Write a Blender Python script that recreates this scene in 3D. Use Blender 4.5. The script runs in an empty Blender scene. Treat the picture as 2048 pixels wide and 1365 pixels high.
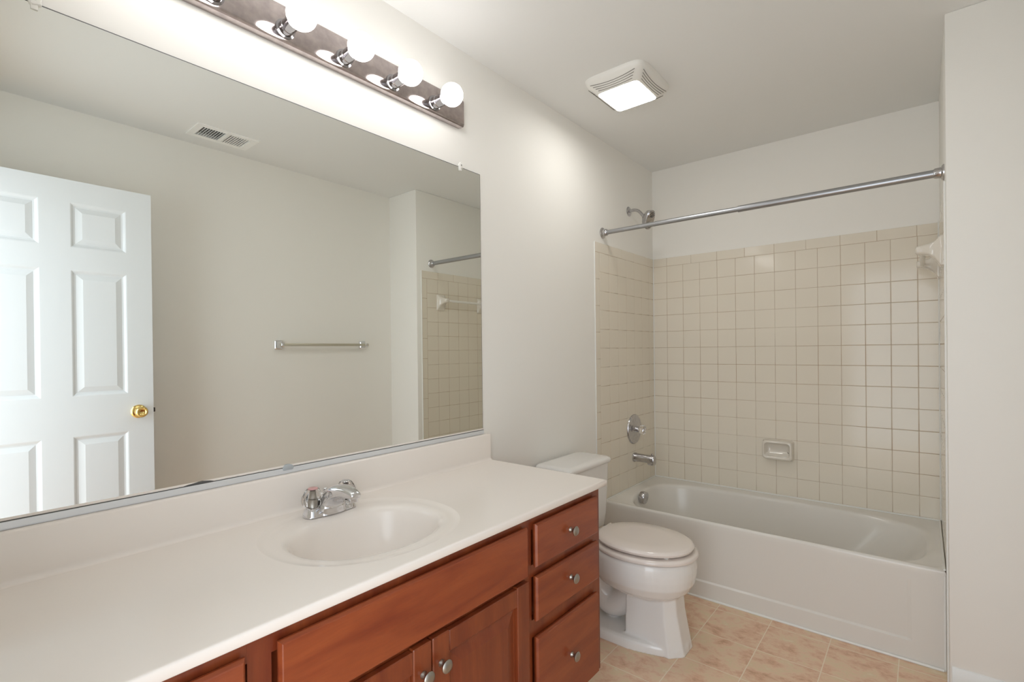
import bpy, bmesh, math, random
from mathutils import Vector, Matrix
from math import pi, sin, cos, radians

random.seed(7)
SC = bpy.context.scene
COL = SC.collection

# ------------------------------------------------------------------ camera
F_PX, PX, PY = 993.42, 11.0, 22.05
YAW, PIT, ROL = 0.6847, -0.0037, -0.0114
CAM = Vector((1.4277, -3.2275, 1.2619))
def cam_axis(xx, uu, d):
    c, s = cos(ROL), sin(ROL); x = c*xx - s*uu; u = s*xx + c*uu
    c, s = cos(PIT), sin(PIT); y = c*d - s*u; z = s*d + c*u
    c, s = cos(YAW), sin(YAW)
    return Vector((c*x - s*y, s*x + c*y, z))
rt, up, fw = cam_axis(1, 0, 0), cam_axis(0, 1, 0), cam_axis(0, 0, 1)
cd = bpy.data.cameras.new('camera'); cam = bpy.data.objects.new('camera', cd); COL.objects.link(cam)
m = Matrix((rt, up, -fw)).transposed().to_4x4(); m.translation = CAM
cam.matrix_world = m
cd.sensor_fit = 'HORIZONTAL'; cd.sensor_width = 36.0
cd.lens = F_PX/2048*36.0
cd.shift_x = -PX/2048; cd.shift_y = PY/2048
cd.clip_start = 0.01
SC.camera = cam

# ------------------------------------------------------------------ world, light, exposure
W_ = bpy.data.worlds.new('daylight'); SC.world = W_; W_.use_nodes = True
bg = W_.node_tree.nodes['Background']
bg.inputs[0].default_value = (0.86, 0.93, 1.0, 1); bg.inputs[1].default_value = 2.35
SC.view_settings.view_transform = 'Standard'
SC.view_settings.look = 'None'
SC.view_settings.exposure = 0.92
SC.view_settings.gamma = 1.0
SC.view_settings.use_curve_mapping = False
SC.cycles.use_denoising = True
SC.cycles.max_bounces = 14
SC.cycles.diffuse_bounces = 8
SC.cycles.glossy_bounces = 8
SC.cycles.transmission_bounces = 10
SC.cycles.sample_clamp_indirect = 6
BULB_POWER = 6.0
LENS_POWER = 12.5
# daylight comes in by the open doorway: the portal only guides the sampling of the sky there
pl = bpy.data.lights.new('doorway_portal', 'AREA'); pl.shape = 'RECTANGLE'; pl.size = 0.76; pl.size_y = 2.03
plo = bpy.data.objects.new('doorway_portal', pl); COL.objects.link(plo)
plo.location = (1.197, -3.36, 1.02); plo.rotation_euler = (radians(90), 0, 0)
pl.cycles.is_portal = True

# ------------------------------------------------------------------ measures
H = 2.4703; W = 1.4923; RW = 1.8159; RIM = 0.3916; TD = 0.7108; EY = -0.830
P = 0.1095; TT = 0.0036; FY = -3.245
CAP = 0.057; TTOP = RIM + 13*P + CAP
ZC = 0.8062; DC = 0.5684; YC = -1.6895; ZBS = 0.9129

# ------------------------------------------------------------------ materials
def srgb(r, g, b):
    f = lambda c: ((c/255+.055)/1.055)**2.4 if c/255 > .04045 else c/255/12.92
    return (f(r), f(g), f(b))
def mat(name, col, rough=.5, metal=0., spec=.5, coat=0., trans=0., ior=1.45, emit=None, estr=0., noise=None, bump=None, coatr=.03):
    M = bpy.data.materials.new(name); M.use_nodes = True
    nt = M.node_tree; b = nt.nodes['Principled BSDF']
    b.inputs['Base Color'].default_value = (*col, 1)
    b.inputs['Roughness'].default_value = rough
    b.inputs['Metallic'].default_value = metal
    b.inputs['Specular IOR Level'].default_value = spec
    b.inputs['Coat Weight'].default_value = coat
    b.inputs['Coat Roughness'].default_value = coatr
    b.inputs['Transmission Weight'].default_value = trans
    b.inputs['IOR'].default_value = ior
    if emit:
        b.inputs['Emission Color'].default_value = (*emit, 1); b.inputs['Emission Strength'].default_value = estr
    tc = nt.nodes.new('ShaderNodeTexCoord')
    if noise:                                   # (scale, amount): soft mottling of the base colour
        n = nt.nodes.new('ShaderNodeTexNoise'); n.inputs['Scale'].default_value = noise[0]; n.inputs['Detail'].default_value = 4
        mx = nt.nodes.new('ShaderNodeMix'); mx.data_type = 'RGBA'
        k = noise[1]
        mx.inputs[6].default_value = (*[c*(1-k) for c in col], 1); mx.inputs[7].default_value = (*[min(1, c*(1+k)) for c in col], 1)
        nt.links.new(tc.outputs['Object'], n.inputs['Vector']); nt.links.new(n.outputs['Fac'], mx.inputs[0])
        nt.links.new(mx.outputs[2], b.inputs['Base Color'])
    if bump:                                    # (scale, strength, distance)
        n = nt.nodes.new('ShaderNodeTexNoise'); n.inputs['Scale'].default_value = bump[0]; n.inputs['Detail'].default_value = 3
        bp = nt.nodes.new('ShaderNodeBump'); bp.inputs['Strength'].default_value = bump[1]; bp.inputs['Distance'].default_value = bump[2]
        nt.links.new(tc.outputs['Object'], n.inputs['Vector']); nt.links.new(n.outputs['Fac'], bp.inputs['Height'])
        nt.links.new(bp.outputs['Normal'], b.inputs['Normal'])
    return M
M_wall = mat('wall_paint', (.84, .826, .785), .62, spec=.35, bump=(160, .12, .001))
M_ceil = mat('ceiling_paint', (.80, .805, .79), .85, spec=.2, bump=(220, .2, .001))
M_trim = mat('white_trim_paint', (.78, .79, .78), .32)
M_door = mat('white_door_paint', (.74, .77, .79), .38, bump=(90, .08, .0006))
M_tile = mat('almond_glazed_tile', (.76, .705, .605), .12, spec=.36, noise=(3.0, .02), bump=(12, .05, .002))
M_caulk = mat('white_caulk', (.80, .80, .77), .35)
M_tub = mat('bone_enamel', (.73, .705, .66), .16, spec=.4)
M_china = mat('bone_vitreous_china', (.78, .765, .74), .09, coat=.2)
M_seat = mat('bone_seat_plastic', (.76, .69, .64), .16, coat=.4)
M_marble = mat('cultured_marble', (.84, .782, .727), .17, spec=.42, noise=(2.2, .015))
M_chrome = mat('chrome', (.72, .72, .74), .07, 1.0)
M_socket = mat('dark_chrome', (.34, .33, .34), .10, 1.0)
M_chrome_worn = mat('worn_chrome', (.55, .54, .55), .17, 1.0, noise=(60, .25))
M_nickel = mat('brushed_nickel', (.40, .38, .345), .32, 1.0)
M_brass = mat('polished_brass', (.80, .58, .22), .12, 1.0)
M_rod = mat('satin_steel_rod', (.42, .43, .45), .36, 1.0)
M_bar = mat('speckled_chrome_plate', (.50, .44, .43), .10, 1.0, noise=(45, .35))
M_dark = mat('dark_opening', (.02, .02, .018), .6)
M_black = mat('dark_latch', (.05, .05, .05), .4, .6)
M_white = mat('white_plastic', (.80, .79, .75), .3)
M_clear = mat('clear_acrylic', (.97, .96, .95), .03, trans=1.0, ior=1.40)
M_index = mat('pink_index_cap', (.62, .34, .33), .25)
M_mirror = mat('mirror_silver', (.925, .95, .92), .0, 1.0)
M_medge = mat('mirror_edge', (.12, .12, .12), .3, .3)
M_bulb = mat('lit_frosted_bulb', (.9, .9, .9), .3, emit=(1.0, .98, .965), estr=BULB_POWER)
M_lens = mat('lit_fan_lens', (.9, .9, .88), .4, emit=(1.0, .985, .95), estr=LENS_POWER)
M_ceramic = mat('almond_ceramic', (.70, .655, .58), .10, coat=.5)
M_slot = mat('slot_shadow', (.20, .19, .17), .7)
M_reg = mat('register_enamel', (.88, .88, .86), .35)
M_regd = mat('register_damper', (.09, .088, .08), .6)
M_hall = mat('hall_carpet', (.50, .46, .40), .9)

def grout_mat():
    M = mat('stained_grout', (.5, .42, .32), .8); nt = M.node_tree; b = nt.nodes['Principled BSDF']
    tc = nt.nodes.new('ShaderNodeTexCoord'); n = nt.nodes.new('ShaderNodeTexNoise')
    n.inputs['Scale'].default_value = 2.3; n.inputs['Detail'].default_value = 6; n.inputs['Roughness'].default_value = .7
    cr = nt.nodes.new('ShaderNodeValToRGB')
    cr.color_ramp.elements[0].position = .36; cr.color_ramp.elements[0].color = (.60, .54, .45, 1)
    cr.color_ramp.elements[1].position = .62; cr.color_ramp.elements[1].color = (.42, .28, .17, 1)
    nt.links.new(tc.outputs['Object'], n.inputs['Vector']); nt.links.new(n.outputs['Fac'], cr.inputs[0]); nt.links.new(cr.outputs[0], b.inputs['Base Color'])
    return M
M_grout = grout_mat()

def wood_mat(name, vertical=False, dark=1.0):
    M = mat(name, (.3, .08, .03), .30, coat=.25, coatr=.2); nt = M.node_tree; b = nt.nodes['Principled BSDF']
    tc = nt.nodes.new('ShaderNodeTexCoord'); mp = nt.nodes.new('ShaderNodeMapping')
    mp.inputs['Scale'].default_value = (9, 9, 1.1) if vertical else (9, 1.1, 9)
    n = nt.nodes.new('ShaderNodeTexNoise'); n.inputs['Scale'].default_value = 2.2; n.inputs['Detail'].default_value = 8; n.inputs['Distortion'].default_value = .8
    n2 = nt.nodes.new('ShaderNodeTexNoise'); n2.inputs['Scale'].default_value = 26; n2.inputs['Detail'].default_value = 4
    cr = nt.nodes.new('ShaderNodeValToRGB')
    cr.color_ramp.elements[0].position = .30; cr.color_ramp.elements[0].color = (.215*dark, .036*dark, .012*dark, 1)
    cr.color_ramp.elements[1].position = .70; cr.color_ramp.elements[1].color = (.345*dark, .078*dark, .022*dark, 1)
    mx = nt.nodes.new('ShaderNodeMix'); mx.data_type = 'RGBA'; mx.blend_type = 'MULTIPLY'; mx.inputs[0].default_value = .22
    L = nt.links.new
    L(tc.outputs['Object'], mp.inputs['Vector']); L(mp.outputs[0], n.inputs['Vector']); L(mp.outputs[0], n2.inputs['Vector'])
    L(n.outputs['Fac'], cr.inputs[0]); L(cr.outputs[0], mx.inputs[6]); L(n2.outputs['Fac'], mx.inputs[7]); L(mx.outputs[2], b.inputs['Base Color'])
    return M
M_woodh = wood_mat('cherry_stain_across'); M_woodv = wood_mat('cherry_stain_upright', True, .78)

def floor_mat():
    fx, fy, fp = 0.647, -0.7717, 0.2327
    M = mat('vinyl_tile_floor', (.6, .45, .3), .38); nt = M.node_tree; b = nt.nodes['Principled BSDF']; L = nt.links.new
    tc = nt.nodes.new('ShaderNodeTexCoord'); sp = nt.nodes.new('ShaderNodeSeparateXYZ'); L(tc.outputs['Object'], sp.inputs[0])
    def math(op, a, v=None, c=None):
        n = nt.nodes.new('ShaderNodeMath'); n.operation = op
        for i, q in enumerate((a, v, c)):
            if q is None: continue
            if isinstance(q, (int, float)): n.inputs[i].default_value = q
            else: L(q, n.inputs[i])
        return n.outputs[0]
    u = math('DIVIDE', math('SUBTRACT', sp.outputs[0], fx), fp); v = math('DIVIDE', math('SUBTRACT', sp.outputs[1], fy), fp)
    def edge(t):
        fr = math('FRACT', math('ADD', t, 40.5)); return math('ABSOLUTE', math('SUBTRACT', fr, .5))
    d = math('MINIMUM', edge(u), edge(v))
    line = math('LESS_THAN', d, .0075)
    iu = math('FLOOR', math('ADD', u, 40)); iv = math('FLOOR', math('ADD', v, 40))
    cb = nt.nodes.new('ShaderNodeCombineXYZ'); L(iu, cb.inputs[0]); L(iv, cb.inputs[1])
    wn = nt.nodes.new('ShaderNodeTexWhiteNoise'); wn.noise_dimensions = '3D'; L(cb.outputs[0], wn.inputs['Vector'])
    va = nt.nodes.new('ShaderNodeVectorMath'); va.operation = 'MULTIPLY_ADD'; va.inputs[1].default_value = (5, 5, 5)
    L(wn.outputs['Color'], va.inputs[0]); L(tc.outputs['Object'], va.inputs[2])
    mp = nt.nodes.new('ShaderNodeMapping'); mp.inputs['Scale'].default_value = (.85, 1.15, 1); L(va.outputs[0], mp.inputs['Vector'])
    n = nt.nodes.new('ShaderNodeTexNoise'); n.inputs['Scale'].default_value = 15; n.inputs['Detail'].default_value = 10; n.inputs['Roughness'].default_value = .70; n.inputs['Distortion'].default_value = .25
    L(mp.outputs[0], n.inputs['Vector'])
    cr = nt.nodes.new('ShaderNodeValToRGB'); e = cr.color_ramp.elements
    e[0].position = .30; e[0].color = (.52, .31, .19, 1); e[1].position = .72; e[1].color = (.78, .67, .52, 1)
    q = e.new(.42); q.color = (.70, .45, .31, 1); q = e.new(.52); q.color = (.76, .56, .40, 1); q = e.new(.60); q.color = (.72, .57, .38, 1)
    L(n.outputs['Fac'], cr.inputs[0])
    mx = nt.nodes.new('ShaderNodeMix'); mx.data_type = 'RGBA'; mx.inputs[7].default_value = (.82, .71, .56, 1)
    L(line, mx.inputs[0]); L(cr.outputs[0], mx.inputs[6]); L(mx.outputs[2], b.inputs['Base Color'])
    bp = nt.nodes.new('ShaderNodeBump'); bp.inputs['Strength'].default_value = .5; bp.inputs['Distance'].default_value = .001; bp.invert = True
    L(line, bp.inputs['Height']); L(bp.outputs[0], b.inputs['Normal'])
    return M
M_floor = floor_mat()

# ------------------------------------------------------------------ helpers (all coordinates are room coordinates)
def origin(o):
    v = Vector((0, 0, 0))
    while o is not None: v += Vector(o.location); o = o.parent
    return v
def props(o, label=None, cat=None, group=None, kind=None):
    if label: o['label'] = label
    if cat: o['category'] = cat
    if group: o['group'] = group
    if kind: o['kind'] = kind
    return o
def thing(name, label, cat, loc):
    o = bpy.data.objects.new(name, None); o.empty_display_size = .05; COL.objects.link(o); o.location = loc
    return props(o, label, cat)
def obj(name, bm, mats, parent=None, loc=(0, 0, 0), smooth=40, label=None):
    if not isinstance(mats, (list, tuple)): mats = [mats]
    me = bpy.data.meshes.new(name)
    off = origin(parent) if parent else Vector(loc)
    bmesh.ops.recalc_face_normals(bm, faces=bm.faces)
    bmesh.ops.translate(bm, verts=bm.verts, vec=-off)
    if smooth:
        for f in bm.faces: f.smooth = True
        a = radians(smooth)
        for e in bm.edges:
            if len(e.link_faces) == 2 and e.calc_face_angle(0) > a: e.smooth = False
    bm.to_mesh(me); bm.free()
    for q in mats: me.materials.append(q)
    o = bpy.data.objects.new(name, me); COL.objects.link(o)
    if parent: o.parent = parent
    else: o.location = loc
    if label: o['label'] = label
    return o
def struct(name, bm, m, smooth=0, parent=None):
    return props(obj(name, bm, m, parent, smooth=smooth), kind='structure')
def B(): return bmesh.new()
def box(bm, x0, x1, y0, y1, z0, z1, bev=0, seg=2, mi=0):
    r = bmesh.ops.create_cube(bm, size=1)
    vs = r['verts']
    bmesh.ops.scale(bm, vec=(x1-x0, y1-y0, z1-z0), verts=vs)
    bmesh.ops.translate(bm, vec=((x0+x1)/2, (y0+y1)/2, (z0+z1)/2), verts=vs)
    fs = set(f for v in vs for f in v.link_faces)
    for f in fs: f.material_index = mi
    if bev:
        es = list(set(e for v in vs for e in v.link_edges))
        bmesh.ops.bevel(bm, geom=es, offset=bev, segments=seg, profile=.5, affect='EDGES')
    return bm
def ringverts(bm, pts): return [bm.verts.new(p) for p in pts]
def bridge(bm, a, b, mi=0):
    n = len(a)
    for i in range(n):
        f = bm.faces.new((a[i], a[(i+1) % n], b[(i+1) % n], b[i])); f.material_index = mi
def loft(bm, rings, cap0=True, cap1=True, mi=0):
    R = [ringverts(bm, r) for r in rings]
    for a, b in zip(R, R[1:]): bridge(bm, a, b, mi)
    if cap0: bm.faces.new(R[0][::-1]).material_index = mi
    if cap1: bm.faces.new(R[-1]).material_index = mi
    return R
def frame(d):
    d = Vector(d).normalized(); a = Vector((0, 0, 1)) if abs(d.z) < .9 else Vector((1, 0, 0))
    u = d.cross(a).normalized(); return u, d.cross(u).normalized(), d
def lathe(bm, c, axis, prof, n=32, mi=0, flute=None):
    """prof: (distance along axis, radius); flute = (count, depth)"""
    u, v, d = frame(axis); c = Vector(c); rings = []
    for h, r in prof:
        pts = []
        for i in range(n):
            t = 2*pi*i/n; rr = max(r, 1e-5)
            if flute and r > .004: rr *= 1 + flute[1]*cos(flute[0]*t)
            pts.append(c + d*h + u*rr*cos(t) + v*rr*sin(t))
        rings.append(pts)
    loft(bm, rings, mi=mi)
    return bm
def tube(bm, path, r, n=16, mi=0):
    path = [Vector(p) for p in path]
    rs = r if isinstance(r, (list, tuple)) else [r]*len(path)
    rings = []; pu = None
    for i, p in enumerate(path):
        t = (path[min(i+1, len(path)-1)] - path[max(i-1, 0)]).normalized()
        if pu is None: u = frame(t)[0]
        else: u = (pu - t*pu.dot(t)).normalized()
        pu = u; v = t.cross(u)
        rings.append([p + u*rs[i]*cos(2*pi*k/n) + v*rs[i]*sin(2*pi*k/n) for k in range(n)])
    loft(bm, rings, mi=mi); return bm
def bez(pts, n=16):
    """Catmull-Rom through pts"""
    P_ = [Vector(p) for p in pts]; P_ = [2*P_[0]-P_[1]] + P_ + [2*P_[-1]-P_[-2]]; out = []
    for i in range(1, len(P_)-2):
        for k in range(n):
            t = k/n; a, b, c, d = P_[i-1:i+3]
            out.append(.5*((2*b) + (c-a)*t + (2*a-5*b+4*c-d)*t*t + (3*b-3*c+d-a)*t**3))
    out.append(P_[-2]); return out
def sph(bm, c, r, n=24, sc=(1, 1, 1)):
    q = bmesh.ops.create_uvsphere(bm, u_segments=n, v_segments=n//2, radius=r)
    bmesh.ops.scale(bm, vec=sc, verts=q['verts']); bmesh.ops.translate(bm, vec=c, verts=q['verts']); return bm
def sgp(v, e): return math.copysign(abs(v)**e, v)
def superring(cx, cy, a, b, z, n, N=64, a2=None):
    out = []
    for i in range(N):
        t = 2*pi*i/N; c, s = cos(t), sin(t)
        aa = a if c > 0 else (a2 or a)
        out.append((cx+aa*sgp(c, 2/n), cy+b*sgp(s, 2/n), z))
    return out
def rrect(c0, c1, d0, d1, r, seg=6):
    """rounded rectangle outline as (c, d) pairs"""
    out = []
    for (cx, cy, a0) in ((c1-r, d1-r, 0), (c0+r, d1-r, 90), (c0+r, d0+r, 180), (c1-r, d0+r, 270)):
        for k in range(seg+1):
            t = radians(a0+90*k/seg); out.append((cx+r*cos(t), cy+r*sin(t)))
    return out

# ------------------------------------------------------------------ room shell
def slab(name, *a, m=M_wall): return struct(name, box(B(), *a), m)
slab('floor', -.1, RW+.1, FY-1.2, .12, -.1, 0, m=M_floor)
cb = B()
RX0, RX1, RY0, RY1 = 1.523, 1.657, -2.232, -1.985           # hole above the air register
for a in ((-.1, RX0, FY-.12, .12), (RX1, RW+.1, FY-.12, .12), (RX0, RX1, FY-.12, RY0), (RX0, RX1, RY1, .12)):
    box(cb, a[0], a[1], a[2], a[3], H, H+.1)
struct('ceiling', cb, M_ceil)
slab('wall_left', -.12, -TT, FY-.12, .12, 0, H)
slab('wall_back', -TT, RW+.1, TT, .12, 0, H)
slab('wall_right', RW, RW+.12, FY-.12, EY, 0, H)
wb = B(); box(wb, W+TT, RW+.12, EY, TT, 0, H, .004, 2)
struct('wall_alcove', wb, M_wall, smooth=30)
DX0, DX1 = .815, 1.580
fb = B(); box(fb, -TT, DX0-.02, FY-.12, FY, 0, H); box(fb, DX1+.02, RW, FY-.12, FY, 0, H); box(fb, DX0-.02, DX1+.02, FY-.12, FY, 2.07, H)
struct('wall_front', fb, M_wall)
# door lining and casing
jb = B()
box(jb, DX0-.02, DX0, FY-.12, FY, 0, 2.07); box(jb, DX1, DX1+.02, FY-.12, FY, 0, 2.07); box(jb, DX0, DX1, FY-.12, FY, 2.05, 2.07)
for a in ((DX0-.075, DX0-.004, 0, 2.12), (DX1+.05, DX1+.12, 0, 2.12), (DX0-.004, DX1+.05, 2.055, 2.12)):
    box(jb, a[0], a[1], FY, FY+.014, a[2], a[3], .003)
struct('trim_1', jb, M_trim)
# baseboards
def baseboard(name, p0, p1, nrm):
    bm = B(); p0, p1, nrm = Vector(p0), Vector(p1), Vector(nrm)
    prof = [(0, 0), (.014, 0), (.014, .062), (.010, .072), (.008, .080), (.004, .088), (0, .090)]
    loft(bm, [[p + nrm*a + Vector((0, 0, b)) for a, b in prof] for p in (p0, p1)])
    struct(name, bm, M_trim, smooth=25)
baseboard('baseboard_alcove', (W+.010, EY, 0), (RW, EY, 0), (0, -1, 0))
baseboard('baseboard_right', (RW, EY-.014, 0), (RW, FY, 0), (-1, 0, 0))
baseboard('baseboard_left', (-TT, YC-.02, 0), (-TT, -.785, 0), (1, 0, 0))

# ------------------------------------------------------------------ wall tile
def tile_panel(name, O, U, N, rects, back, parent):
    """rects in (u, z); O a point of the glazed face, U along, N out of the wall; back: grout field (u0, z0, u1, z1)"""
    bm = B(); O, U, N = Vector(O), Vector(U), Vector(N); Z = Vector((0, 0, 1)); g = .0009
    for (u0, z0, u1, z1) in rects:
        u0, u1, z0, z1 = u0+g, u1-g, z0+g, z1-g
        if u1-u0 < .004 or z1-z0 < .004: continue
        tx, tz = random.gauss(0, .0012), random.gauss(0, .0012); uc, zc = (u0+u1)/2, (z0+z1)/2
        rings = []
        for ins, dep in ((0, -.0034), (0, -.0013), (.0004, -.0006), (.0010, -.0002), (.0022, 0), (.0032, 0)):
            c = [(u0+ins, z0+ins), (u1-ins, z0+ins), (u1-ins, z1-ins), (u0+ins, z1-ins)]
            rings.append([O + U*a + Z*b + N*(dep + (a-uc)*tx + (b-zc)*tz) for a, b in c])
        loft(bm, rings, cap0=False)
    for (a, b, c, d) in back:
        vs = [bm.verts.new(O + U*q + Z*w - N*.0011) for q, w in ((a, b), (c, b), (c, d), (a, d))]
        bm.faces.new(vs).material_index = 1
    me = bpy.data.meshes.new(name)
    for f in bm.faces:
        if f.normal.dot(N) < 0 and f.material_index == 1: f.normal_flip()
        f.smooth = f.material_index == 0
    for e in bm.edges:
        e.smooth = True
    bm.normal_update(); bm.to_mesh(me); bm.free()
    me.materials.append(M_tile); me.materials.append(M_grout)
    o = bpy.data.objects.new(name, me); COL.objects.link(o); o.parent = parent
    props(o, kind='structure'); return o
rows = [(RIM+j*P, RIM+(j+1)*P) for j in range(13)]
cols = [0] + [.0954+k*P for k in range(13)] + [W]
rc = [(a, r0, b, r1) for r0, r1 in rows for a, b in zip(cols, cols[1:])]
capx = [0] + [.0954+.164*k for k in range(9)] + [W]
rc += [(a, RIM+13*P, b, TTOP) for a, b in zip(capx, capx[1:])]
tile_panel('tile_panel', (0, 0, 0), (1, 0, 0), (0, -1, 0), rc, [(0, RIM-.01, W, TTOP-.001)], bpy.data.objects['wall_back'])
def side(O, N, u_out, parent):
    L_ = u_out; st = .052
    ys = [0] + sorted(st + k*P for k in range(int((L_-st)/P)+1)) + [L_]       # measured from the outer edge
    rr = [(-L_+a, r0, -L_+b, r1) for r0, r1 in rows for a, b in zip(ys[1:], ys[2:]) if b > a+.002]
    top = RIM+13*P
    cy = [0] + [.164*k for k in range(1, 5)] + [L_]
    rr += [(-L_+a, top, -L_+b, TTOP) for a, b in zip(cy, cy[1:])]
    z = top
    while z > 0:
        rr.append((-L_, max(0, z-.152), -L_+st, z)); z -= .152
    tile_panel('tile_panel', O, (0, 1, 0), N, rr, [(-L_+.001, 0, -L_+st, TTOP-.001), (-L_+st, RIM-.01, 0, TTOP-.001)], parent)
side((0, 0, 0), (1, 0, 0), .7813, bpy.data.objects['wall_left'])
side((W, 0, 0), (-1, 0, 0), .7857, bpy.data.objects['wall_alcove'])
ck = B()
def bead(bm, pts, r=.0032): tube(bm, pts, r, 8)
bead(ck, [(.0015, -.0015, RIM), (.0015, -.0015, TTOP)]); bead(ck, [(W-.0015, -.0015, RIM), (W-.0015, -.0015, TTOP)])
bead(ck, [(-.001, -.7818, 0), (-.001, -.7818, TTOP)]); bead(ck, [(W+.001, -.7862, 0), (W+.001, -.7862, TTOP)], .0036)
struct('trim_2', ck, M_caulk, smooth=60)

# ------------------------------------------------------------------ bathtub
tub = thing('bathtub', 'bone enamel alcove bathtub between the three tiled walls', 'bathtub', (W/2, -TD/2, 0))
def rect_ring(x0, x1, y0, y1, z, angs, c):
    out = []
    for t in angs:
        dx, dy = cos(t), sin(t)
        k = min([(x1-c[0])/dx if dx > 1e-9 else 1e9, (x0-c[0])/dx if dx < -1e-9 else 1e9, (y1-c[1])/dy if dy > 1e-9 else 1e9, (y0-c[1])/dy if dy < -1e-9 else 1e9])
        out.append(Vector((c[0]+dx*k, c[1]+dy*k, z)))
    return out
def angles(x0, x1, y0, y1, c, N):
    a = [2*pi*i/N for i in range(N)]
    for x, y in ((x0, y0), (x0, y1), (x1, y0), (x1, y1)):
        t = math.atan2(y-c[1], x-c[0]) % (2*pi)
        k = min(range(len(a)), key=lambda i: abs(a[i]-t)); a[k] = t
    return a
def polar_super(cx, cy, a, b, n, angs, z, a2=None):
    """superellipse radius along each direction"""
    out = []
    for t in angs:
        c, s = cos(t), sin(t); aa = a if c > 0 else (a2 or a)
        r = (abs(c/aa)**n + abs(s/b)**n)**(-1/n)
        out.append(Vector((cx+r*c, cy+r*s, z)))
    return out
c0 = (.74, -.355); AN = angles(0, W, -TD, 0, c0, 192)
bm = B(); g = .0015
x0, x1, y0, y1 = g, W-g, -TD, -g
def rr_(i, z): return rect_ring(x0+min(i, .001), x1-min(i, .001), y0+i, y1-min(i, .001), z, AN, c0)
rings = [rr_(0, RIM-.030), rr_(0, RIM-.012), rr_(.0009, RIM-.0075), rr_(.0035, RIM-.0035), rr_(.0075, RIM-.0009), rr_(.012, RIM), rr_(.017, RIM-.0009)]
rings[-1] = [Vector((p.x, p.y, p.z)) for p in rings[-1]]
def op(dx, dy, z, n, dxr=None, shift=0):
    """opening ring: inset dx at the drain end, dxr at the sloping end"""
    dxr = dx if dxr is None else dxr
    xa, xb = .072+dx, 1.452-dxr; cx = c0[0]
    L_ = polar_super(cx, -.366, xb-cx, .308-dy, n, AN, z, a2=cx-xa)
    for p, a in zip(L_, AN):
        f = max(0, min(1, (-(p.y+.366)/.308-.35)/.5)); f = f*f*(3-2*f)
        p.z -= .015*f*max(0, min(1, (z-(RIM-.10))/.08))
    return L_
rings += [op(-.010, -.010, RIM-.0075, 4.2), op(0, 0, RIM-.010, 4.0), op(.006, .005, RIM-.015, 3.9, .010), op(.010, .010, RIM-.03, 3.8, .020),
          op(.022, .022, RIM-.09, 3.7, .06), op(.040, .042, RIM-.18, 3.5, .13), op(.060, .062, RIM-.26, 3.4, .20), op(.085, .085, RIM-.305, 3.2, .25), op(.14, .12, RIM-.325, 3, .32), op(.30, .22, RIM-.33, 2.6, .5)]
loft(bm, rings, cap0=False)
obj('basin', bm, M_tub, tub, smooth=60)
ap = B()
def apron(bm):
    xs = [.002, .045, .056, 1.372, 1.385, W-.002]; zs = [0.0, .082, .090, .330, .338, RIM-.022]
    yf = -TD+.0005
    V = [[bm.verts.new((x, yf + ((.007 if j == 2 else .0005) if i <= 3 and 2 <= j <= 3 else 0), z)) for j, z in enumerate(zs)] for i, x in enumerate(xs)]
    for i in range(5):
        for j in range(5): bm.faces.new((V[i][j], V[i+1][j], V[i+1][j+1], V[i][j+1]))
    b = [[bm.verts.new((x, yf+.03, z)) for z in (zs[0], zs[-1])] for x in (xs[0], xs[-1])]
    bm.faces.new((b[0][0], b[0][1], b[1][1], b[1][0]))
apron(ap); obj('apron', ap, M_tub, tub, smooth=12)
ov = B(); lathe(ov, (.098, -.412, .357), (1, 0, -.12), [(-.012, .034), (0, .037), (.020, .037), (.024, .034), (.0245, .012), (.026, .010)], 32)
obj('overflow_cover', ov, M_chrome_worn, tub)
cl = B()
bead(cl, [(.006, -.0050, RIM+.001), (W-.006, -.0050, RIM+.001)], .0042); bead(cl, [(.0046, -TD+.02, RIM), (.0046, -.006, RIM+.001)], .0038); bead(cl, [(W-.0054, -TD+.01, RIM), (W-.0054, -.006, RIM+.001)], .0045)
bead(cl, bez([(.012, -TD+.002, .003), (.3, -TD-.001, .0035), (.7, -TD-.001, .003), (1.1, -TD-.003, .004), (W-.009, -TD-.004, .005)], 6), .0058)
bead(cl, [(W-.0054, -TD+.003, 0.006), (W-.0054, -TD+.001, RIM-.02)], .0045)
obj('caulk_bead', cl, M_caulk, tub, smooth=60)

# ------------------------------------------------------------------ tub and shower fittings
YV = -.317
t = thing('tub_spout', 'chrome tub spout with a pull-up diverter, below the round valve', 'faucet', (0, YV, .572))
bm = B()
def spring(x, hy, z0, z1, n=2.6): return [(x, YV+hy*sgp(cos(a), 2/n), (z0+z1)/2+(z1-z0)/2*sgp(sin(a), 2/n)) for a in [2*pi*i/32 for i in range(32)]]
loft(bm, [spring(-.001, .028, .545, .602), spring(.008, .029, .544, .603), spring(.014, .026, .548, .600), spring(.06, .025, .549, .599), spring(.096, .025, .549, .598), spring(.099, .025, .537, .598), spring(.130, .025, .535, .597), spring(.137, .022, .538, .594)])
s = obj('spout_body', bm, M_chrome_worn, t)
bm = B(); lathe(bm, (.122, YV, .590), (0, 0, 1), [(0, .004), (.008, .004), (.009, .008), (.016, .008), (.018, .006)], 20); obj('diverter_knob', bm, M_chrome_worn, t)
t = thing('shower_valve', 'round chrome shower valve plate with a clear knob on the left tiled wall', 'valve', (0, YV, .752))
bm = B(); lathe(bm, (-.001, YV, .752), (1, 0, 0), [(0, .094), (.005, .094), (.010, .090), (.012, .080), (.010, .074), (.012, .068), (.016, .030), (.018, .024)], 48); obj('escutcheon', bm, M_chrome_worn, t)
bm = B(); lathe(bm, (.015, YV, .752), (1, 0, 0), [(0, .018), (.022, .018), (.024, .015), (.03, .013)], 24); obj('stem', bm, M_chrome, t)
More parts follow.
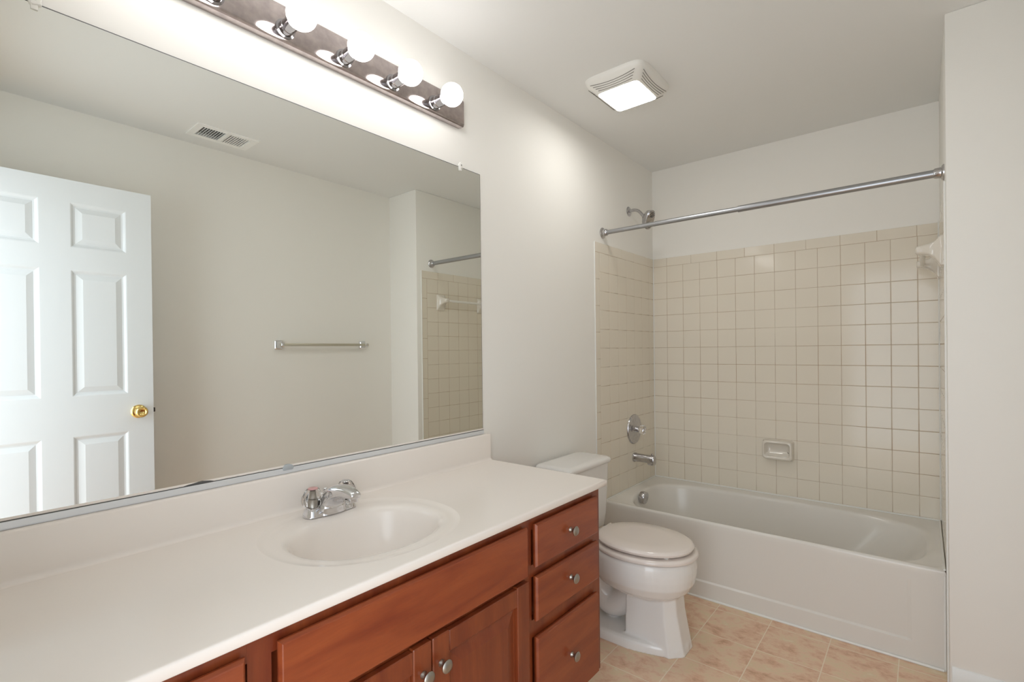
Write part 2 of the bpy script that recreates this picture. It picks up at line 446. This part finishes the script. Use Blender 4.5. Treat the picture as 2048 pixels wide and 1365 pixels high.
bm = B(); lathe(bm, (.040, YV, .752), (1, 0, 0), [(0, .017), (.004, .024), (.020, .029), (.030, .028), (.034, .022), (.034, .013)], 48, flute=(8, .045)); h = obj('knob', bm, M_clear, t, label='clear fluted acrylic knob')
bm = B(); lathe(bm, (.0735, YV, .752), (1, 0, 0), [(0, .012), (.002, .012), (.0025, .009)], 20); obj('index_cap', bm, M_chrome, h)

YS = -.352
t = thing('shower_sprayer', 'small chrome shower head on a bent arm above the left tiled wall', 'shower head', (0, YS, 2.125))
bm = B(); lathe(bm, (-TT, YS, 2.128), (1, 0, 0), [(0, .030), (.003, .030), (.007, .024), (.009, .011)], 32); obj('flange', bm, M_chrome_worn, t)
pth = bez([(0, YS, 2.128), (.035, YS, 2.130), (.064, YS, 2.118), (.090, YS, 2.088), (.100, YS, 2.070)], 8)
bm = B(); tube(bm, pth, .0095, 16); obj('arm', bm, M_chrome_worn, t)
hd = thing('tmp', None, None, (0, 0, 0)); bpy.data.objects.remove(hd)
D_ = Vector((.80, -.42, -.42)).normalized(); S_ = D_.cross(Vector((0, 0, 1))).normalized(); T_ = S_.cross(D_).normalized()
def headring(h, a, b, c=Vector((.100, YS, 2.070)), n=2.8): return [c + D_*h + S_*(a*sgp(cos(q), 2/n)) + T_*(b*sgp(sin(q), 2/n)) for q in [2*pi*i/32 for i in range(32)]]
bm = B(); loft(bm, [headring(-.004, .011, .011), headring(.010, .014, .014), headring(.014, .020, .022), headring(.022, .027, .036), headring(.036, .031, .052), headring(.062, .031, .058), headring(.066, .027, .054)])
hb = obj('head', bm, M_chrome_worn, t, smooth=35)
for k in (-1, 1):
    c = Vector((.100, YS, 2.070)) + T_*.031*k
    bm = B(); lathe(bm, c, D_, [(.064, .021), (.070, .021), (.071, .018)], 28); nz = obj('nozzle', bm, M_chrome_worn, hb)
    bm = B()
    for r_, n_ in ((0, 1), (.008, 6), (.0145, 10)):
        for i in range(n_):
            a = 2*pi*i/n_; cc = c + D_*.071 + S_*r_*cos(a) + T_*r_*sin(a)
            lathe(bm, cc, D_, [(0, .0030), (.0012, .0027)], 8)
    obj('spray_hole', bm, M_dark, nz)['kind'] = 'stuff'

YR, ZR = -.6865, 1.9401-.008
t = thing('shower_curtain_rod', 'bare steel shower curtain rod spanning the tub alcove', 'curtain rod', (W/2, YR, ZR))
bm = B(); tube(bm, [(.02, YR, ZR+.001), (.75, YR, ZR), (.78, YR, ZR)], .0125, 20); obj('inner_tube', bm, M_rod, t)
bm = B(); tube(bm, [(.74, YR, ZR), (W-.01, YR, ZR+.001)], .0155, 20); obj('outer_tube', bm, M_rod, t)
for x, d in ((-TT, 1), (W+TT, -1)):
    bm = B(); lathe(bm, (x, YR, ZR+.001), (d, 0, 0), [(0, .031), (.004, .031), (.008, .027), (.010, .021), (.028, .0195), (.032, .017)], 32); obj('end_flange', bm, M_chrome_worn, t)

# soap dish
t = thing('soap_dish', 'almond ceramic soap dish set in the back tiled wall', 'soap dish', (.765, 0, .655))
sx0, sx1, sz0, sz1 = .684, .846, .602, .716
def sring(i, y, r, dz=0): return [(a, y, b+dz*(1 if b < .64 else 0)) for a, b in rrect(sx0+i, sx1-i, sz0+i, sz1-i, r, 5)]
bm = B()
loft(bm, [sring(-.002, .001, .012), sring(-.001, -.008, .014), sring(.002, -.020, .018), sring(.002, -.040, .020, .002), sring(.006, -.045, .020, .002), sring(.013, -.045, .018, .002), sring(.016, -.040, .016, .004), sring(.022, -.020, .014, .014), sring(.032, -.012, .010, .016)])
obj('tray', bm, M_ceramic, t, smooth=55)
bm = B()
box(bm, .716, .816, -.040, -.010, sz0+.020, sz0+.027, .002)
obj('lip', bm, M_ceramic, t)

# ceramic towel bar in the alcove
t = thing('ceramic_towel_bar', 'white ceramic towel bar with flared posts on the alcove side wall tile', 'towel bar', (W, -.38, 1.64))
for yc in (-.600, -.150):
    bm = B()
    def pr(dx, hy, z0, z1, r): return [(W-dx, yc+a, b) for a, b in rrect(-hy, hy, z0, z1, r, 5)]
    loft(bm, [pr(-.002, .040, 1.578, 1.700, .006), pr(.008, .040, 1.578, 1.700, .008), pr(.014, .036, 1.590, 1.694, .010), pr(.026, .028, 1.612, 1.683, .012), pr(.045, .022, 1.628, 1.674, .012), pr(.070, .020, 1.634, 1.670, .012), pr(.082, .019, 1.636, 1.668, .012), pr(.086, .014, 1.641, 1.663, .010)])
    obj('post', bm, M_ceramic, t, smooth=50)
bm = B(); tube(bm, [(W-.064, -.60, 1.650), (W-.064, -.15, 1.650)], .0095, 16); obj('bar', bm, M_white, t)

# metal towel bar on the right wall, seen in the mirror
t = thing('wall_towel_bar', 'slim chrome towel bar on the plain wall, seen in the mirror', 'towel bar', (RW, -1.40, 1.314))
for yc in (-1.712, -1.092):
    bm = B()
    def pq(dx, h, r): return [(RW-dx, yc+a, 1.314+b) for a, b in rrect(-h, h, -h*1.15, h*1.15, r, 4)]
    loft(bm, [pq(-.001, .025, .004), pq(.006, .025, .004), pq(.012, .019, .004), pq(.03, .012, .003), pq(.062, .011, .003), pq(.066, .007, .003)]); obj('bracket', bm, M_chrome, t, smooth=30)
bm = B(); box(bm, RW-.062, RW-.046, -1.725, -1.075, 1.305, 1.323, .002); obj('bar', bm, mat('champagne_bar', (.52, .49, .40), .35, .5), t)

# ------------------------------------------------------------------ mirror
MY0, MY1, MZ0, MZ1 = -3.20, -1.7133, .930, 1.9968
t = thing('wall_mirror', 'large frameless wall mirror above the vanity backsplash', 'mirror', (0, (MY0+MY1)/2, MZ0))
bm = B(); e_ = .0030
xs_ = [(-TT+.0002, -TT+.001), ]
pts = lambda i, x: [(x, MY0+i, MZ0+i), (x, MY1-i, MZ0+i), (x, MY1-i, MZ1-i), (x, MY0+i, MZ1-i)]
R_ = [ringverts(bm, pts(0, -TT+.0002)), ringverts(bm, pts(0, .0002)), ringverts(bm, pts(e_, .0016))]
bridge(bm, R_[0], R_[1], 1); bridge(bm, R_[1], R_[2], 1); bm.faces.new(R_[2]).material_index = 0; bm.faces.new(R_[0][::-1]).material_index = 1
obj('mirror_glass', bm, [M_mirror, M_medge], t, smooth=0)
bm = B(); box(bm, -TT+.0002, .0045, MY0, MY1+.002, ZBS+.001, .9155, 0); box(bm, .0020, .0048, MY0, MY1+.002, .9155, .9300, .0006, 1)
obj('bottom_channel', bm, mat('bright_aluminium', (.74, .76, .78), .30, .3), t, label='bright aluminium channel')
for yc in (-1.829, -3.056):
    bm = B(); zc = MZ1-.002
    lathe(bm, (.0016, yc, zc+.006), (1, 0, 0), [(0, .0125), (.004, .0125), (.0065, .010), (.007, .004)], 20, flute=(5, .12))
    box(bm, .0016, .0060, yc-.006, yc+.006, zc-.014, zc+.008, .002)
    c_ = obj('clip', bm, M_white, t)
    bm = B(); lathe(bm, (.0075, yc, zc+.007), (1, 0, 0), [(0, .004), (.0015, .0035)], 12); obj('screw', bm, M_chrome, c_)
bm = B(); lathe(bm, (.0020, -2.538, .9315), (1, 0, 0), [(0, .016), (.003, .016), (.0045, .013)], 28)
for v in bm.verts: v.co.z = max(v.co.z, .9235); v.co.z = .9235+(v.co.z-.9235)*.68
obj('clip', bm, mat('grey_plastic_clip', (.42, .45, .47), .35), t, label='grey half-round clip on the channel')
bm = B(); box(bm, .0003, .0034, MY0, MY1, .9302, .9316); obj('dark_gap', bm, M_medge, t, smooth=0)
bm = B(); box(bm, .0003, .0030, MY0, MY1, .9318, .9375, .0008, 1); obj('backsplash_reflection', bm, M_marble, t)  # solid cream strip standing in for the backsplash's reflection in the glass
bm = B()
stp = [(-2.80, 0), (-2.790, .0025), (-2.778, .0035), (-2.768, .0055), (-2.758, .006), (-2.748, .0045), (-2.740, .003), (-2.732, 0)]
lo = [bm.verts.new((.0032, y, .9318)) for y, q in stp]; hi = [bm.verts.new((.0032, y, .9325+q*.9)) for y, q in stp]
for i in range(len(stp)-1): bm.faces.new((lo[i], lo[i+1], hi[i+1], hi[i]))
obj('edge_stain', bm, M_medge, t, smooth=0, label='dark desilvered patch')

# ------------------------------------------------------------------ vanity light bar
BY1, BY0, BZ0, BZ1 = -1.833, -3.061, 2.145, 2.251
t = thing('vanity_light_bar', 'long chrome vanity light bar with six round bulbs above the mirror', 'light fixture', (0, (BY0+BY1)/2, 2.19))
bm = B()
prof = [(-TT, BZ0+.003), (.012, BZ0), (.024, BZ0+.001), (.028, BZ0+.004), (.030, BZ0+.010), (.030, BZ1-.008), (.028, BZ1-.003), (.022, BZ1), (-TT, BZ1)]
loft(bm, [[(x, y, z) for x, z in prof] for y in (BY0, BY1)])
obj('back_plate', bm, M_bar, t, smooth=25)
for k in range(6):
    yb = -1.987 - .1853*k; zb = 2.181
    bm = B(); lathe(bm, (.029, yb, zb), (1, 0, 0), [(0, .027), (.004, .027), (.006, .0215), (.018, .0205), (.020, .022), (.023, .022), (.025, .0205), (.055, .0205), (.056, .019)], 32)
    sk = obj('socket', bm, M_socket, t, smooth=30)
    bm = B(); pr_ = [(.050, .014), (.060, .016)] + [(.096-.040*cos(a), .040*sin(a)) for a in [radians(q) for q in range(26, 180, 8)]] + [(.136, .001)]
    lathe(bm, (.029, yb, zb), (1, 0, 0), pr_, 40); obj('bulb', bm, M_bulb, sk, smooth=80)

# ------------------------------------------------------------------ bathroom fan light
fx_, fy_ = .388, -1.138
t = thing('ceiling_fan_light', 'square white exhaust fan with a lit lens on the ceiling', 'ceiling light', (fx_, fy_, H))
bm = B()
def fr(hx, hy, z, n=6): return superring(fx_, fy_, hx, hy, z, n, 96)
loft(bm, [fr(.150, .165, H+.0005), fr(.150, .165, H-.006), fr(.142, .157, H-.020), fr(.125, .137, H-.036), fr(.112, .120, H-.048), fr(.103, .110, H-.054, 7), fr(.090, .096, H-.052, 7)], cap0=False)
g_ = obj('grille_housing', bm, M_white, t, smooth=50)
def housing_z(k): return 0
for sgn, ax in ((-1, 'x'), (1, 'x'), (-1, 'y'), (1, 'y')):
    for k in range(4):
        f = .20 + .2*k; bm = B(); path = []
        for i in range(13):
            s_ = -1 + 2*i/12; sag = .007*(1-s_*s_)*(1-.2*k)
            # on the sloping face between the widest edge and the lens
            def pt(f, s_):
                hx = .142-(.142-.103)*f; hy = .157-(.157-.110)*f; z = H-.020-.034*f**.9
                return hx, hy, z
            hx, hy, z = pt(min(1, f+sag/.04), s_)
            l = .80-.02*k
            p = (fx_+sgn*hx, fy_+s_*hy*l, z) if ax == 'x' else (fx_+s_*hx*l, fy_+sgn*hy, z)
            path.append(p)
        tube(bm, path, .0013, 6); obj('slot', bm, M_slot, g_)
bm = B(); loft(bm, [fr(.097, .103, H-.050, 14), fr(.097, .103, H-.0555, 14), fr(.092, .098, H-.0575, 14), fr(.05, .05, H-.0590, 6)], cap0=False); obj('lens', bm, M_lens, t, smooth=60, label='lit frosted lens')

# ------------------------------------------------------------------ air register (seen in the mirror)
gx0, gx1, gy0, gy1 = 1.494, 1.686, -2.262, -1.953
t = thing('air_register', 'white ceiling air register with half-open damper, seen in the mirror', 'air vent', ((gx0+gx1)/2, (gy0+gy1)/2, H))
bm = B(); z = H-.005
for a in ((gx0, RX0+.002, gy0, gy1), (RX1-.002, gx1, gy0, gy1), (RX0, RX1, gy0, RY0+.002), (RX0, RX1, RY1-.002, gy1), (RX0, RX1, -2.116, -2.100)):
    box(bm, a[0], a[1], a[2], a[3], z, H+.001)
rf = obj('face_frame', bm, M_reg, t, smooth=0)
for half, (a, b) in enumerate(((RY0+.002, -2.116), (-2.100, RY1-.002))):
    for i in range(9):
        yy = a + (b-a)*(i+.5)/9; bm = B()
        tl = .004 if half == 0 else .0046
        q = [(RX0, yy-tl, z+.001), (RX1, yy-tl, z+.001), (RX1, yy+(tl*-.3 if half == 0 else tl*1.1), z+(.010 if half == 0 else .004)), (RX0, yy+(tl*-.3 if half == 0 else tl*1.1), z+(.010 if half == 0 else .004))]
        vs = [bm.verts.new(p) for p in q]; f = bm.faces.new(vs); r = bmesh.ops.extrude_face_region(bm, geom=[f]); bmesh.ops.translate(bm, vec=(0, .0008, -.0004), verts=[v for v in r['geom'] if isinstance(v, bmesh.types.BMVert)])
        obj('louvre', bm, M_reg, rf, smooth=0)
bm = B(); box(bm, RX0, RX1, RY0, RY1, H+.055, H+.06)
for i in range(6): box(bm, RX0+.012+i*.021, RX0+.016+i*.021, RY0, -2.112, H+.012, H+.016)
obj('damper', bm, M_regd, t, smooth=0)

# ------------------------------------------------------------------ door
dx0, dx1, dy0, dy1, dz1 = 1.585, 1.620, -3.215, -2.450, 2.062
dm = B()
pan_y = [(-3.066, -2.862), (-2.757, -2.552)]; pan_z = [(.235, .888), (1.072, 1.652), (1.756, 1.960)]
def door_face(bm, xf, s):
    """one face of the six-panel door; s = direction into the slab"""
    ys = sorted({dy0, dy1, *[v for q in pan_y for v in q]}); zs = sorted({.012, dz1, *[v for q in pan_z for v in q]})
    V = {}
    def v(x, y, z):
        k = (round(x, 5), round(y, 5), round(z, 5))
        if k not in V: V[k] = bm.verts.new((x, y, z))
        return V[k]
    for a, b in zip(ys, ys[1:]):
        for c, d in zip(zs, zs[1:]):
            if (a, b) in pan_y and (c, d) in pan_z:
                prev = None
                for ins, dep in ((0, 0), (.004, .0015), (.012, .008), (.018, .0095), (.040, .0022), (.042, .0015)):
                    r = [v(xf+s*dep, a+ins, c+ins), v(xf+s*dep, b-ins, c+ins), v(xf+s*dep, b-ins, d-ins), v(xf+s*dep, a+ins, d-ins)]
                    if prev: bridge(bm, prev, r)
                    prev = r
                bm.faces.new(prev)
            else: bm.faces.new((v(xf, a, c), v(xf, b, c), v(xf, b, d), v(xf, a, d)))
    return V
door_face(dm, dx0, 1); door_face(dm, dx1, -1)
for a in ((dy0, dy0), (dy1, dy1)):
    vs = [dm.verts.new(p) for p in ((dx0, a[0], .012), (dx1, a[0], .012), (dx1, a[0], dz1), (dx0, a[0], dz1))]; dm.faces.new(vs)
for z in (.012, dz1):
    vs = [dm.verts.new(p) for p in ((dx0, dy0, z), (dx1, dy0, z), (dx1, dy1, z), (dx0, dy1, z))]; dm.faces.new(vs)
bmesh.ops.remove_doubles(dm, verts=dm.verts, dist=1e-5)
door = bpy.data.objects.new('door_1', None); COL.objects.link(door); door.location = (1.602, dy0, 0); props(door, kind='structure')
obj('door_leaf', dm, M_door, door, smooth=12)
for s in (-1, 1):
    bm = B(); lathe(bm, ((dx0 if s < 0 else dx1)-s*.0005, -2.512, .981), (s, 0, 0), [(0, .0325), (.004, .0325), (.009, .027), (.012, .014), (.026, .012), (.032, .020), (.042, .0265), (.052, .0270), (.058, .022), (.060, .018), (.057, .014), (.053, .006)], 40)
    obj('door_knob', bm, M_brass, door, smooth=45, label='polished brass door knob')
bm = B(); box(bm, 1.596, 1.609, dy1-.002, dy1+.010, .971, .993, .002); obj('latch_bolt', bm, M_black, door)

# ------------------------------------------------------------------ vanity cabinet
VX = .548; VY1, VY0 = -1.713, -3.240
t = thing('vanity_cabinet', 'cherry-stained wooden vanity cabinet with drawers and doors under the counter', 'cabinet', (0, (VY0+VY1)/2, 0))
bm = B()
box(bm, .0, VX-.018, VY1-.016, VY1, .150, .784)         # right side panel
box(bm, .0, VX-.018, VY0, VY0+.016, .150, .784)
box(bm, .0, VX-.018, VY0+.016, VY1-.016, .150, .166)
box(bm, .0, .46, VY0, VY1, 0, .150)                      # plinth
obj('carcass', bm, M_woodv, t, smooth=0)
bm = B(); FX0 = VX-.018
for a in ((VY0, VY0+.045), (-2.875, -2.835), (-2.127, -2.099), (VY1-.040, VY1)): box(bm, FX0, VX, a[0], a[1], .150, .784)
for (a, b) in ((VY0+.045, -2.875), (-2.835, -2.127), (-2.099, VY1-.040)):
    box(bm, FX0, VX-.0003, a, b, .742, .784); box(bm, FX0, VX-.0003, a, b, .150, .182)
for (a, b) in ((-2.099, VY1-.040), (VY0+.045, -2.875)):
    box(bm, FX0, VX-.0003, a, b, .605, .640); box(bm, FX0, VX-.0003, a, b, .430, .480)
box(bm, FX0, VX-.0003, -2.835, -2.127, .600, .630)
box(bm, FX0-.006, FX0, VY0, VY1, .15, .784)
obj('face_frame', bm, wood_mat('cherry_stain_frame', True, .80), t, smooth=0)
def knob(y, z, parent, x=VX+.0195):
    bm = B(); lathe(bm, (x, y, z), (1, 0, 0), [(0, .0085), (.002, .0085), (.005, .006), (.011, .0055), (.015, .009), (.019, .0145), (.0215, .0150), (.0245, .0125), (.026, .006), (.0264, .001)], 28)
    obj('knob', bm, M_nickel, parent, smooth=50)
def front(name, y0, y1, z0, z1):
    bm = B(); x0 = VX+.0004; x1 = VX+.0195
    pts = lambda i, x: [(x, y0+i, z0+i), (x, y1-i, z0+i), (x, y1-i, z1-i), (x, y0+i, z1-i)]
    loft(bm, [pts(.004, x0), pts(0, x0+.008), pts(0, x0+.012), pts(.004, x1-.001), pts(.006, x1)])
    return obj(name, bm, M_woodh, t, smooth=20)
for (ya, yb, kn) in ((-2.095, -1.749, -1.922), (-3.215, -2.883, -3.05)):
    for (za, zb, kz) in ((.636, .761, .697), (.480, .609, .548), (.163, .434, .305)):
        d = front('drawer', ya, yb, za, zb); knob(kn, kz, d)
front('false_front', -2.829, -2.133, .622, .762)
def cdoor(y0, y1, z0, z1, ky):
    x0 = VX+.0004; x1 = VX+.0195; st = .052
    bm = B()
    box(bm, x0, x1, y0, y0+st, z0, z1, .0025, 1); box(bm, x0, x1, y1-st, y1, z0, z1, .0025, 1)
    box(bm, x0, x1-.0012, y0+st, y1-st, z1-st, z1-.003, .002, 1); box(bm, x0, x1-.0012, y0+st, y1-st, z0, z0+st, .002, 1)
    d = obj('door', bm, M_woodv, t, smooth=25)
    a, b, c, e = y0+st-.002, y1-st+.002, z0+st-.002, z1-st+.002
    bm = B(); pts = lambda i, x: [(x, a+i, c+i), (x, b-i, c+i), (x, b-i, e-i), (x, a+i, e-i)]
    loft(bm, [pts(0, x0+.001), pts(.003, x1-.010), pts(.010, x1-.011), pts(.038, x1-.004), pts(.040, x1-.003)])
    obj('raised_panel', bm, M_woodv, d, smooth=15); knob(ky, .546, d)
cdoor(-2.829, -2.490, .163, .611, -2.516); cdoor(-2.487, -2.133, .163, .611, -2.463)

# ------------------------------------------------------------------ vanity top with integral basin
t = thing('marble_countertop', 'cream cultured marble vanity top with an oval integral sink', 'countertop', (0, (VY0+YC)/2, ZC))
cs = (.288, -2.475); tx0, tx1, ty0, ty1 = .0215, DC, VY0, YC
AS = angles(tx0, tx1, ty0, ty1, cs, 160)
def tr(i, z): return rect_ring(tx0, tx1-i, ty0+.0, ty1-i, z, AS, cs)
def el(cx, a, b, z, n=2.15): return polar_super(cs[0], cs[1], a, b, n, AS, z) if cx is None else [Vector((p.x+cx-cs[0], p.y, z)) for p in polar_super(cs[0], cs[1], a, b, n, AS, z)]
bm = B()
loft(bm, [tr(.012, ZC-.0215), tr(.002, ZC-.0215), tr(.0, ZC-.0195), tr(.0, ZC-.0045), tr(.0008, ZC-.0020), tr(.0022, ZC-.0006), tr(.0045, ZC), tr(.009, ZC), tr(.03, ZC), el(None, .250, .264, ZC), el(None, .236, .250, ZC)], cap0=False, cap1=False)
obj('countertop', bm, M_marble, t, smooth=50)
bm = B()
loft(bm, [el(None, .236, .250, ZC), el(None, .231, .245, ZC-.0008), el(None, .225, .238, ZC-.0026), el(None, .217, .229, ZC-.0036), el(.292, .203, .220, ZC-.0040),
          el(.299, .182, .208, ZC-.0046), el(.302, .170, .201, ZC-.0070), el(.303, .161, .195, ZC-.0125), el(.304, .156, .190, ZC-.021), el(.304, .149, .183, ZC-.040), el(.308, .140, .174, ZC-.080), el(.306, .115, .145, ZC-.118), el(.300, .080, .10, ZC-.138), el(.296, .024, .024, ZC-.146)], cap0=False)
bs = obj('basin', bm, M_marble, t, smooth=70)
bm = B(); lathe(bm, (.296, cs[1], ZC-.146), (0, 0, 1), [(0, .022), (.002, .022), (.003, .017), (.0015, .015)], 28); obj('drain', bm, M_chrome, bs)
bm = B()
prof = [(-TT, ZC-.015), (-TT, ZBS), (.0165, ZBS), (.0200, ZBS-.0015), (.0215, ZBS-.005), (.0220, ZC+.014)] + [(.034-.012*cos(a), ZC+.0118-.012*sin(a)) for a in [radians(q) for q in range(10, 91, 10)]] + [(.036, ZC-.0004), (.036, ZC-.015)]
loft(bm, [[(x, y, z) for x, z in prof] for y in (VY0, YC-.004, YC-.001)][:2] + [[(x if x < .03 else x-.002, YC-.001, z-.0008 if z > ZC else z) for x, z in prof]])
obj('backsplash', bm, M_marble, t, smooth=50)

# ------------------------------------------------------------------ faucet
YF = -2.464; ZF = ZC-.0026
t = thing('sink_faucet', 'chrome centreset sink faucet with two clear fluted knobs', 'faucet', (.09, YF, ZF))
bm = B()
def dk(z, i, n=3.6): return superring(.092, YF, .028-i, .077-i, z, n, 64)
loft(bm, [dk(ZF, 0), dk(ZF+.008, .001), dk(ZF+.014, .004), dk(ZF+.0165, .009), dk(ZF+.017, .016)], cap0=True)
for s in (-1, 1):
    yc = YF+s*.051
    loft(bm, [superring(.092, yc, .026-i, .026-i, z, 2.6, 40) for z, i in ((ZF+.002, .0), (ZF+.014, .003), (ZF+.021, .006), (ZF+.024, .010))])
obj('base_plate', bm, M_chrome, t, smooth=40)
bm = B()
path = bez([(.086, ZF+.002), (.088, ZF+.022), (.098, ZF+.046), (.122, ZF+.066), (.155, ZF+.075), (.188, ZF+.073), (.206, ZF+.068)], 6)
path = [Vector((p[0], 0, p[1])) for p in [(q.x, q.y) for q in bez([(a, b, 0) for a, b in ((.090, ZF+.002), (.096, ZF+.020), (.106, ZF+.040), (.132, ZF+.059), (.168, ZF+.069), (.202, ZF+.070), (.228, ZF+.065))], 6)]]
rg = []; n_ = len(path)
for i, p in enumerate(path):
    d = (path[min(i+1, n_-1)]-path[max(i-1, 0)]).normalized(); nrm = Vector((-d.z, 0, d.x)); f = i/(n_-1)
    wy = .034*(1-f)**1.2+.0155 if f < 1 else .0155; th = .029*(1-f)**1.1+.0095
    if i == n_-1: wy *= .8; th *= .6
    rg.append([Vector((p.x, YF, p.z)) + nrm*th*sgp(sin(a), .75) + Vector((0, 1, 0))*wy*sgp(cos(a), .75) for a in [2*pi*k/32 for k in range(32)]])
loft(bm, rg)
for v in bm.verts: v.co.z = max(v.co.z, ZF+.001)
sp = obj('spout', bm, M_chrome, t, smooth=50)
bm = B(); lathe(bm, (.213, YF, ZF+.064), (0.08, 0, -1), [(0, .0115), (.014, .0115), (.016, .010), (.017, .007)], 24); obj('aerator', bm, M_chrome, sp)
bm = B(); lathe(bm, (.066, YF, ZF+.010), (0, 0, 1), [(0, .003), (.044, .003), (.045, .006), (.052, .0065), (.054, .004)], 16); obj('lift_rod', bm, M_chrome, t)
for s, ic in ((-1, M_index), (1, M_chrome)):
    yc = YF+s*.051
    bm = B(); lathe(bm, (.092, yc, ZF+.024), (0, 0, 1), [(0, .014), (.003, .021), (.010, .0265), (.022, .0285), (.034, .0265), (.044, .0215), (.050, .0175), (.051, .015)], 60, flute=(9, .075))
    h = obj('handle', bm, M_clear, t, smooth=60, label='clear fluted acrylic knob')
    bm = B(); lathe(bm, (.092, yc, ZF+.0746), (0, 0, 1), [(0, .0135), (.003, .0135), (.0045, .011)], 24); obj('index_cap', bm, ic, h)
    bm = B(); lathe(bm, (.092, yc, ZF+.0275), (0, 0, 1), [(0, .012), (.020, .013), (.022, .008), (.040, .007)], 20, flute=(10, .08)); obj('stem', bm, M_nickel, h)

t.location.x += .007

# ------------------------------------------------------------------ toilet
TY = -1.195
t = thing('toilet', 'bone two-piece toilet with closed lid between the vanity and the tub', 'toilet', (.36, TY, 0))
bm = B()
def egg(cx, af, ab, hy, z, N=48, n=2.15): return [(cx+(af if cos(a) > 0 else ab)*sgp(cos(a), 2/n), TY+hy*sgp(sin(a), 2/n), z) for a in [2*pi*i/N for i in range(N)]]
loft(bm, [egg(.470, .135, .14, .098, .212), egg(.468, .170, .17, .128, .226), egg(.465, .202, .20, .156, .248), egg(.463, .224, .22, .176, .283), egg(.461, .232, .225, .183, .315), egg(.461, .234, .225, .184, .345), egg(.461, .231, .22, .181, .372), egg(.461, .224, .215, .174, .386)])
def oct_(x0, x1, hy, ch, z): return [(x0, TY-hy, z), (x1-ch, TY-hy, z), (x1, TY-hy+ch*1.1, z), (x1, TY+hy-ch*1.1, z), (x1-ch, TY+hy, z), (x0, TY+hy, z)]
loft(bm, [oct_(.424, .668, .098, .046, -.001), oct_(.424, .663, .096, .045, .02), oct_(.426, .636, .088, .038, .16), oct_(.428, .628, .084, .034, .27)])
FO = [(.105, 0), (.108, .07), (.13, .105), (.17, .122), (.30, .134), (.43, .137), (.49, .130), (.577, .106), (.625, .086), (.650, .066), (.663, .035), (.668, 0)]
FO = [(p.x, p.y) for p in bez([(a, b, 0) for a, b in FO], 3)]; FO = FO + [(a, -b) for a, b in FO[-2:0:-1]]
def foot(i, z): return [(.40+(a-.40)*(1-i*3.6), TY+b*(1-i*7.4), z) for a, b in FO]
loft(bm, [foot(0, -.001), foot(.0015, .026), foot(.006, .036), foot(.02, .041)])
tube(bm, bez([(.44, TY, .20), (.375, TY, .130), (.310, TY, .105), (.262, TY, .150), (.245, TY, .225), (.215, TY, .265), (.180, TY, .220), (.170, TY, .120), (.170, TY, .02)], 6), .060, 24)
loft(bm, [[(a, TY+b, z) for a, b in rrect(.045+q, .34, -.115+q, .115-q, .04, 8)] for z, q in ((.25, .03), (.30, .012), (.345, .002), (.372, 0), (.384, .008))])
bo = obj('bowl', bm, M_china, t, smooth=0)
md = bo.modifiers.new('remesh', 'REMESH'); md.mode = 'VOXEL'; md.voxel_size = .0045; md.use_smooth_shade = True
ms = bo.modifiers.new('smooth', 'SMOOTH'); ms.iterations = 4; ms.factor = .5
for s in (-1, 1):
    bm = B(); lathe(bm, (.235, TY+s*.098, .045), (0, 0, 1), [(0, .016), (.006, .016), (.014, .012), (.018, .006), (.0185, .001)], 24); obj('bolt_cap', bm, M_seat, t)
bm = B()
def tk(z, x0, x1, hy, r=.035): return [(a, TY+b, z) for a, b in rrect(x0, x1, -hy, hy, r, 8)]
loft(bm, [tk(.382, .045, .185, .160), tk(.392, .03, .195, .172), tk(.45, .024, .200, .179), tk(.60, .020, .206, .186), tk(.698, .018, .209, .189)])
obj('tank', bm, M_china, t, smooth=50)
bm = B()
loft(bm, [tk(.6985, .016, .214, .192), tk(.702, .012, .219, .196), tk(.714, .012, .221, .198), tk(.722, .014, .216, .193), tk(.727, .022, .206, .183), tk(.729, .036, .190, .168)])
obj('tank_lid', bm, M_china, t, smooth=50)
bm = B()
def sg(cx, af, ab, hy, z, n=2.1): return egg(cx, af, ab, hy, z, 64, n)
loft(bm, [sg(.468, .226, .205, .176, .3885), sg(.468, .233, .212, .183, .391), sg(.468, .235, .214, .185, .399), sg(.468, .231, .210, .181, .406), sg(.468, .222, .202, .172, .409)])
obj('seat', bm, M_seat, t, smooth=50)
bm = B()
loft(bm, [sg(.466, .216, .198, .168, .4185), sg(.466, .218, .203, .170, .421), sg(.466, .220, .205, .172, .428), sg(.466, .215, .200, .167, .435), sg(.466, .205, .190, .158, .439), sg(.466, .13, .12, .10, .4415)])
ld = obj('lid', bm, M_seat, t, smooth=50)
for s in (-.10, .10, ):
    bm = B(); box(bm, .610, .625, TY+s-.008, TY+s+.008, .409, .4195, .001); obj('bumper', bm, M_white, ld)
for s in (-1, 1):
    bm = B(); box(bm, .235, .275, TY+s*.075-.022, TY+s*.075+.022, .386, .412, .005); lathe(bm, (.255, TY+s*.075-.028, .412), (0, 1, 0), [(0, .008), (.002, .011), (.054, .011), (.056, .008)], 20)
    obj('hinge', bm, M_seat, t, smooth=40)

bpy.context.view_layer.update()
